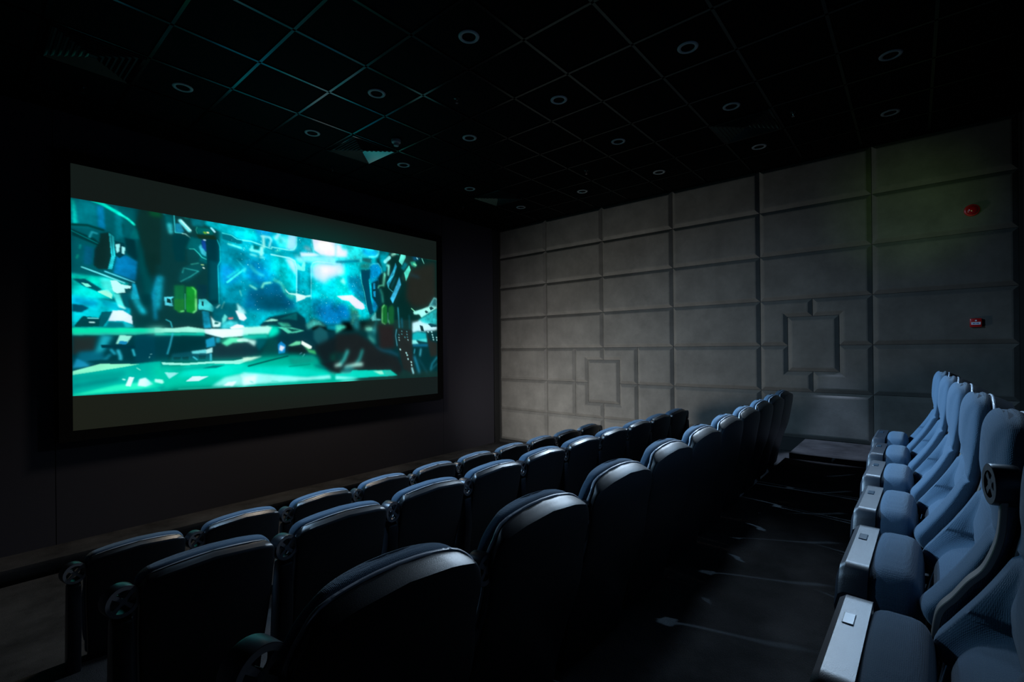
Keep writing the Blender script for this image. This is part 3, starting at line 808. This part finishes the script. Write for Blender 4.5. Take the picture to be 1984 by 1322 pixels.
def low_side(root, x):
    MB().prism_x([(.085, 0), (.20, 0), (.19, .10), (.165, .16), (.15, .40), (.13, .60), (.095, .78), (.06, .80), (.03, .78), (.025, .60), (.055, .38), (.09, .16), (.085, .10)], x - .028, x + .028).build('side_standard', M['shell'], root, bevel=.008)
    reel(root, x, .060, .845)
def make_low_seat():
    """low-backed seat with a hard shell and the seat tipped up; front is +y, top rear edge of the back at y = 0"""
    root = empty('theatre_seat'); H = .945
    lean = lambda z: .13 * (H - z) / (H - .3) + .02 * sstep(.75, .3, z)
    def outline(z, Wm, top, rc):                      # half width at height z, with rounded upper corners
        d = top - z
        return Wm if d > rc else Wm - rc + math.sqrt(max(0, rc * rc - (rc - d) ** 2))
    def slab(Wm, zt, zb, y0, y1, rc, puff, arch, nz=30, e=.28, n=36, ch=0):
        rows = []
        for k in range(nz + 1):
            t = k / nz; z = zb + (zt - zb) * (1 - (1 - t) ** 1.9)
            W_ = outline(z, Wm * (.93 + .07 * sstep(.3, .75, z)), zt, rc); d = zt - z
            T = (y1 - y0) * (1 if d > puff else .45 + .55 * math.sqrt(max(0, 1 - (1 - d / puff) ** 2))); ym = (y0 + y1) / 2
            cc = ch * max(0, 1 - d / .016); T -= cc; ym += cc / 2
            r = []
            for i in range(n):
                a = 2 * math.pi * i / n; c_, s_ = math.cos(a), math.sin(a)
                x = W_ * sgnpow(c_, e); y = ym + T / 2 * sgnpow(s_, e)
                zz = z + arch * (1 - (x / Wm) ** 2) * sstep(.3, zt, z)
                r.append((x, y + lean(zz) + .018 * (x / Wm) ** 2, zz))
            rows.append(r)
        return MB().loft(rows)
    ar = .032
    slab(.226, H - ar, .34, .028, .105, .045, .03, ar, e=.35).build('backrest', M['fabric'], root, smooth=60)
    sh = slab(.222, H - ar - .008, .26, -.014, .034, .04, .004, ar, e=.18, ch=.036).build('back_shell', M['gloss'], root, smooth=40)
    # rounded rim along the top of the shell
    pth = []
    for k in range(33):
        x = -.222 + .444 * k / 32; z = H - ar - .012 - (.0 if abs(x) < .185 else (abs(x) - .185) ** 2 / .037 * 1.0); z += ar * (1 - (x / .222) ** 2)
        pth.append((x, .028 + lean(z) + .018 * (x / .222) ** 2, z))
    MB().tube(pth, .0045, 6).build('piping', M['piping'], sh, smooth=60)
    # seat pad tipped up in front of the back
    rows = []
    for k in range(15):
        t = k / 14; z = .36 + .33 * t; q = math.sqrt(max(0, 1 - (2 * t - 1) ** 6)); r = []
        for i in range(28):
            a = 2 * math.pi * i / 28; r.append((.215 * (.9 + .1 * q) * sgnpow(math.cos(a), .4), .27 + (.02 + .045 * q) * sgnpow(math.sin(a), .5), z))
        rows.append(r)
    st = MB().loft(rows).build('seat', M['fabric'], root, smooth=60)
    MB().box(-.20, .20, .325, .345, .38, .68).build('seat_pan', M['shell'], st, bevel=.008)
    low_side(root, -.272)
    return root

def high_side(root, x):
    MB().prism_x([(.12, 0), (.34, 0), (.33, .03), (.27, .06), (.29, .35), (.31, .50), (.30, .58), (.26, .615), (.20, .61), (.17, .56), (.17, .30), (.18, .06), (.12, .03)], x - .026, x + .026).build('side_standard', M['shell'], root, bevel=.01)
    arm_strip(root, x, smooth_path([(.028, .93), (.034, .85), (.055, .78), (.082, .74), (.105, .70), (.13, .66), (.14, .60)]))
    reel(root, x + (.015 if x < 0 else 0), .010, .957, .043, .022)
WT = [(.40, .225), (.60, .246), (.70, .251), (.78, .246), (.85, .236), (.92, .238), (1.00, .250), (1.06, .248), (1.10, .24)]
def make_high_seat():
    root = empty('high_back_seat'); H = 1.095; ar = .052; n = 64
    def rows_for(zt, zb, front, back, wscale, rc, ar_, e, nz=84, puff=.05):
        rows = []
        for k in range(nz + 1):
            t = k / nz; z = zb + (zt - zb) * (1 - (1 - t) ** 1.25); d = zt - z
            Wm = lerp(WT, z) * wscale; W_ = Wm if d > rc else Wm - rc + math.sqrt(max(0, rc * rc - (rc - d) ** 2)); W_ = max(W_, .02)
            r = []
            for i in range(n):
                a = 2 * math.pi * i / n; c_, s_ = math.cos(a), math.sin(a); x = W_ * sgnpow(c_, e if s_ < 0 else .5)
                u = abs(x) / Wm; zz = z + ar_ * (1 - u * u) * sstep(.8, zt, z)
                yb = back(zz, u, d); yf = max(front(zz, u), yb + .025) if zz < .58 else front(zz, u); ym = (yb + yf) / 2; T = (yf - yb) / 2
                if d < puff: T *= .35 + .65 * math.sqrt(max(0, 1 - (1 - d / puff) ** 2))
                r.append((x, ym + T * sgnpow(s_, e if s_ < 0 else .34 + .38 * sstep(.82, .98, zz)), zz))
            rows.append(r)
        return rows
    wing = [(.40, .09), (.50, .10), (.565, .125), (.60, .185), (.63, .202), (.671, .178), (.737, .134), (.80, .098), (.85, .076), (.90, .070), (.953, .066), (1.024, .058), (1.1, .050)]
    pad = [(.40, .09), (.48, .10), (.55, .150), (.60, .172), (.64, .165), (.675, .138), (.70, .100), (.725, .090), (.77, .090), (.82, .078), (.88, .070), (.95, .070), (1.02, .066), (1.1, .055)]
    def front(z, u):
        wv = sstep(.52, .70, u); y = lerp(pad, z) * (1 - wv) + lerp(wing, z) * wv
        y -= .022 * math.exp(-((u - .58) / .035) ** 2) * sstep(.88, .80, z)                    # groove between pad and wing
        y -= .011 * math.exp(-((z - (.835 + .04 * (1 - u))) / .006) ** 2)                       # cross seam under the headrest
        y -= .018 * math.exp(-((z - .712) / .007) ** 2) * (1 - wv)                              # crease between the two pads
        return y + .010 * (1 - u * u) * sstep(.86, .95, z)
    lean = [(.30, .13), (.55, .075), (.75, .012), (.95, -.026), (1.1, -.040)]
    back = lambda z, u, d: lerp(lean, z) + .034 + .012 * u * u
    MB().loft(rows_for(H - ar, .42, front, back, 1.0, .12, ar, .5)).build('backrest', M['fabric'], root, smooth=60)
    f2 = lambda z, u: lerp(lean, z) + .042 + .012 * u * u
    b2 = lambda z, u, d: lerp(lean, z) - .014 + .014 * u * u + .040 * max(0, 1 - d / .020)
    sh = MB().loft(rows_for(H - ar - .012, .30, f2, b2, 1.0, .095, ar, .25, puff=.004)).build('back_shell', M['gloss'], root, smooth=40)
    # piping along the joint between cushion and shell
    rr = rows_for(H - ar - .010, .42, f2, b2, 1.008, .095, ar, .25, puff=.004); a0 = 44
    P = [r[1] for r in rr[a0:-1]] + [rr[-1][i] for i in range(1, n // 2)] + [r[n // 2 - 1] for r in rr[a0:-1]][::-1]
    MB().tube(P, .0050, 6).build('piping', M['piping'], sh, smooth=60)
    # seat tipped up: padded dome with a hard front edge
    rows = []
    for k in range(33):
        x = -.215 + .42 * k / 32; xa = max(0, (-.12 - x) / .095); xb = max(0, (x - .165) / .04); q = math.sqrt(max(0, 1 - min(1, xa) ** 2.5)) * math.sqrt(max(0, 1 - min(1, xb) ** 2)); r = []
        for i in range(30):
            a = 2 * math.pi * i / 30; c_, s_ = math.cos(a), math.sin(a)
            r.append((x, .252 + (.030 + .030 * q) * sgnpow(c_, .5), .49 + (.10 + .095 * q - .35 * (x - .02) ** 2) * sgnpow(s_, .4)))
        rows.append(r)
    st = MB().loft(rows).build('seat', M['fabric'], root, smooth=60)
    rows = []
    for k in range(25):
        x = -.215 + .42 * k / 24; dz = .06 * max(0, (-.165 - x) / .05) ** 1.6 + .006 * max(0, (x - .195) / .01); zt = .676 - dz
        rows.append([(x, .300, .36), (x, .300, zt), (x, .350, zt + .001), (x, .362, zt - .008), (x, .370, zt - .040), (x, .352, .42), (x, .345, .36)])
    e_ = MB().loft(rows).build('seat_edge', M['edge'], st, smooth=30, bevel=0)
    MB().box(.048, .098, .3215, .3425, .6755, .6790).build('seat_plate', M['plate'], e_, bevel=.0015, seg=1)
    MB().box(-.012, .012, .15, .26, .40, .43).build('hinge', M['reel'], st)
    high_side(root, -.272)
    return root

low0 = make_low_seat(); high0 = make_high_seat()
ORD = ['leftmost', 'second from the left', 'third from the left', 'fourth from the left', 'fifth from the left', 'sixth from the left', 'fourth from the right', 'third from the right', 'second from the right', 'rightmost']
def end_side(root, kind):
    (low_side if kind == 'low' else high_side)(root, .272)
def row(first, kind, n, x0, ys_, z, names, tmpl, group, pitch=.555):
    for i in range(n):
        o = first if (i == 0 and first) else copy_tree(low0 if kind == 'low' else high0)
        x = x0 + pitch * i; o.location = (x, ys_(x), z); o.rotation_euler = (0, 0, -math.atan(ys_.slope))
        tag(o, tmpl % names[i], 'seat', group)
        if i == n - 1: last.append((o, kind))
last = []
class Line:
    def __init__(s, y, slope): s.y, s.slope = y, slope
    def __call__(s, x): return s.y + s.slope * x
row(low0, 'low', 10, .675, Line(3.31, .010), 0, ORD, 'black-shelled low-backed cinema seat with blue-grey cushion, %s in the front row', 'low-backed seats in the front row')
row(None, 'low', 10, .635, Line(1.99, .024), .31, ORD, 'black-shelled low-backed cinema seat with blue-grey cushion, %s in the second row', 'low-backed seats in the second row')
row(high0, 'high', 10, .635, Line(.86, .032), .44, ORD, 'high-backed padded cinema seat seen from behind, %s in the third row', 'high-backed seats in the third row')
ORD6 = ['nearest the camera, partly outside the frame', 'second from the camera', 'third from the camera', 'fourth from the camera', 'fifth from the camera', 'farthest from the camera']
row(None, 'high', 6, 1.15, Line(-.245, .022), .74, ORD6, 'blue-grey high-backed seat, %s in the rear row', 'high-backed seats in the rear row')
nearest = [o for o in COL.objects if o.parent is None and 'nearest the camera' in str(o.get('label'))][0]
for o, kind in last: end_side(o, kind)
for c in list(high0.children):                   # the free end of the third row carries a larger reel
    if c.name.startswith('reel_drum'):
        for g in list(c.children): bpy.data.objects.remove(g)
        bpy.data.objects.remove(c)
reel(high0, -.288, .018, .985, .054, .026)
second = [o for o in COL.objects if o.parent is None and 'second from the camera' in str(o.get('label'))][0]
for c in second.children:
    if c.name.startswith(('reel_drum', 'armrest')): c.location.y += .050 if c.name.startswith('reel') else .032
for c in nearest.children:                       # the nearest seat carries a white number plate instead of a dark one
    for e in c.children:
        for p in e.children:
            if p.name.startswith('seat_plate'): p.data = p.data.copy(); p.data.materials[0] = M['label']; tag(p, 'white seat number plate')

# ---------------------------------------------------------------- ceiling fittings
def make_light():
    root = empty('ceiling_light')
    MB().lathe([(.052, .0), (.052, -.003), (.056, -.0075), (.072, -.0075), (.078, -.004), (.080, .0)], n=36).build('trim_ring', M['ring'], root, smooth=50)
    MB().lathe([(.052, -.003), (.047, .030), (.034, .062), (.0, .070)], n=32).build('reflector', M['reflector'], root, smooth=60)
    MB().lathe([(.0, .010), (.012, .012), (.017, .024), (.017, .040), (.010, .058), (.0, .060)], n=16).build('bulb', M['lamp'], root, smooth=60)
    return root
cl0 = make_light()
lights = [(1.35, 4.98, 'leftmost of the ceiling, above the left side of the screen'), (2.55, 4.98, 'just left of the square air vent'), (3.76, 4.98, 'just right of the square air vent, near the screen'),
    (4.97, 5.0, 'above the right edge of the screen'), (6.19, 5.02, 'nearest the corner of screen wall and panelled wall'),
    (2.55, 3.77, 'in the second line from the screen, the leftmost there'), (3.77, 3.79, 'in the second line from the screen, right of the smoke detector'), (6.19, 3.82, 'in the second line from the screen, nearest the panelled wall'),
    (2.55, 2.56, 'topmost left of centre, showing a small bright glint'), (3.76, 2.57, 'in the middle of the dark ceiling, third line from the screen'), (4.97, 2.58, 'third line from the screen, second from the panelled wall'), (6.21, 2.62, 'third line from the screen, nearest the panelled wall'),
    (3.78, 1.35, 'very dim, topmost just right of centre'), (4.99, 1.36, 'fourth line from the screen, in the middle'), (6.22, 1.39, 'fourth line from the screen, nearest the panelled wall'),
    (4.98, .13, 'topmost at the right end of the ceiling'), (6.21, .17, 'bright-rimmed, above the red alarm side of the panelled wall')]
for i, (x, y, d) in enumerate(lights):
    o = cl0 if i == 0 else copy_tree(cl0)
    o.location = (x, y, CEIL - .004 + .004); tag(o, 'round recessed ceiling downlight, ' + d, 'ceiling light', 'recessed ceiling downlights')
def make_vent():
    root = empty('air_vent'); f = MB(); frame_v = MB()
    a = .288
    for s in range(2):
        pass
    frame_v.box(-a, a, a - .022, a, -.010, 0); frame_v.box(-a, a, -a, -a + .022, -.010, 0)
    frame_v.box(-a, -a + .022, -a + .022, a - .022, -.010, 0); frame_v.box(a - .022, a, -a + .022, a - .022, -.010, 0)
    frame_v.build('vent_frame', M['bar'], root, bevel=.002, seg=1)
    MB().box(-a, a, -a, a, -.0005, .002).build('vent_back', M['backing'], root)
    for k in range(7):
        o = .262 - k * .036; i_ = o - .019; zo, zi = -.014, -.002
        V = [(sx * o, sy * o, zo) for sx, sy in ((-1, -1), (1, -1), (1, 1), (-1, 1))] + [(sx * i_, sy * i_, zi) for sx, sy in ((-1, -1), (1, -1), (1, 1), (-1, 1))]
        V += [(x, y, z + .0015) for x, y, z in V]
        Fc = [(j, (j + 1) % 4, 4 + (j + 1) % 4, 4 + j) for j in range(4)] + [(8 + j, 12 + j, 12 + (j + 1) % 4, 8 + (j + 1) % 4) for j in range(4)]
        Fc += [(j, 8 + j, 8 + (j + 1) % 4, (j + 1) % 4) for j in range(4)] + [(4 + j, 4 + (j + 1) % 4, 12 + (j + 1) % 4, 12 + j) for j in range(4)]
        obj('louvre', V, Fc, M['vent'], root, smooth=10)
    return root
v0 = make_vent()
for i, (x, y, d) in enumerate([(3.155, 4.975, 'square black ceiling air vent lit teal above the middle of the screen'), (.742, 4.975, 'square black ceiling air vent above the left end of the screen'),
                               (5.56, 4.975, 'square black ceiling air vent, barely visible near the room corner'), (5.56, 1.364, 'square black ceiling air vent, barely visible between downlights near the panelled wall')]):
    o = v0 if i == 0 else copy_tree(v0); o.location = (x, y, CEIL - .004); tag(o, d, 'air vent', 'square ceiling vents')
sd = empty('smoke_detector', (3.26, 4.45, CEIL)); tag(sd, 'small round smoke detector hanging from the ceiling beside the teal air vent', 'smoke detector')
MB().lathe([(0, 0), (.052, 0), (.054, -.006), (.050, -.030), (.040, -.036)], n=32).build('detector_base', M['detector'], sd, smooth=40)
MB().lathe([(.040, -.034), (.030, -.040), (.028, -.064), (.024, -.068), (0, -.068)], n=32).build('detector_head', M['detector'], sd, smooth=40)
def make_sprinkler():
    root = empty('fire_sprinkler')
    MB().lathe([(.0, 0), (.030, 0), (.028, -.004), (.010, -.006)], n=20).build('escutcheon', M['bar'], root, smooth=50)
    m = MB().lathe([(.009, 0), (.009, -.018), (0, -.018)], n=12)
    m.tube([(.008, 0, -.014), (.014, 0, -.026), (.004, 0, -.044)], .002, 6).tube([(-.008, 0, -.014), (-.014, 0, -.026), (-.004, 0, -.044)], .002, 6)
    m.build('sprinkler_body', M['chrome'], root)
    MB().lathe([(0, -.044), (.015, -.044), (.015, -.046), (0, -.046)], n=16).build('deflector', M['chrome'], root)
    MB().lathe([(0, -.018), (.0022, -.020), (.0022, -.042), (0, -.044)], n=8).build('glass_bulb', M['red'], root)
    return root
s0 = make_sprinkler()
for i, (x, y, d) in enumerate([(3.20, 5.74, 'left of the teal vent just above the screen'), (3.10, 3.28, 'in the middle of the ceiling left of centre'), (5.53, .92, 'on the right of the ceiling between two downlights'),
                               (5.50, 3.33, 'over the middle of the panelled wall'), (.77, 5.65, 'at the far upper left below the dark vent'), (5.52, 5.72, 'above the right edge of the screen')]):
    o = s0 if i == 0 else copy_tree(s0); o.location = (x, y, CEIL); tag(o, 'tiny metal ceiling fire sprinkler, ' + d, 'sprinkler', 'ceiling fire sprinklers')

# ---------------------------------------------------------------- alarm devices on the panelled wall
al = empty('fire_alarm_beacon', (WX, -.48, EYE + 1.43)); tag(al, 'round red fire alarm beacon high on the right end of the grey panelled wall', 'fire alarm')
MB().lathe([(0, 0), (.062, 0), (.064, -.012), (.060, -.022), (.050, -.026)], 'x', n=40).build('alarm_base', M['red'], al, smooth=40)
MB().lathe([(.050, -.024), (.048, -.040), (.036, -.054), (.018, -.061), (0, -.063)], 'x', n=40).build('alarm_lens', M['redglass'], al, smooth=60)
cp = empty('call_point', (WX, -.50, EYE + .225)); tag(cp, 'small square red fire call point with a white label on the panelled wall', 'call point')
MB().box(-.045, 0, -.046, .046, -.046, .046).build('call_point_box', M['red'], cp, bevel=.006)
lb = MB().box(-.048, -.044, -.036, .036, -.022, .006).build('call_point_label', M['white'], cp)
MB().box(-.0485, -.0475, -.024, -.006, -.013, -.003).box(-.0485, -.0475, -.002, .004, -.013, -.003).box(-.0485, -.0475, .008, .024, -.013, -.003).build('label_print', M['blue'], lb)
MB().lathe([(0, -.044), (.008, -.044), (.008, -.049), (0, -.050)], 'x', (0, 0, .022), 16).build('call_point_lamp', M['white'], cp)
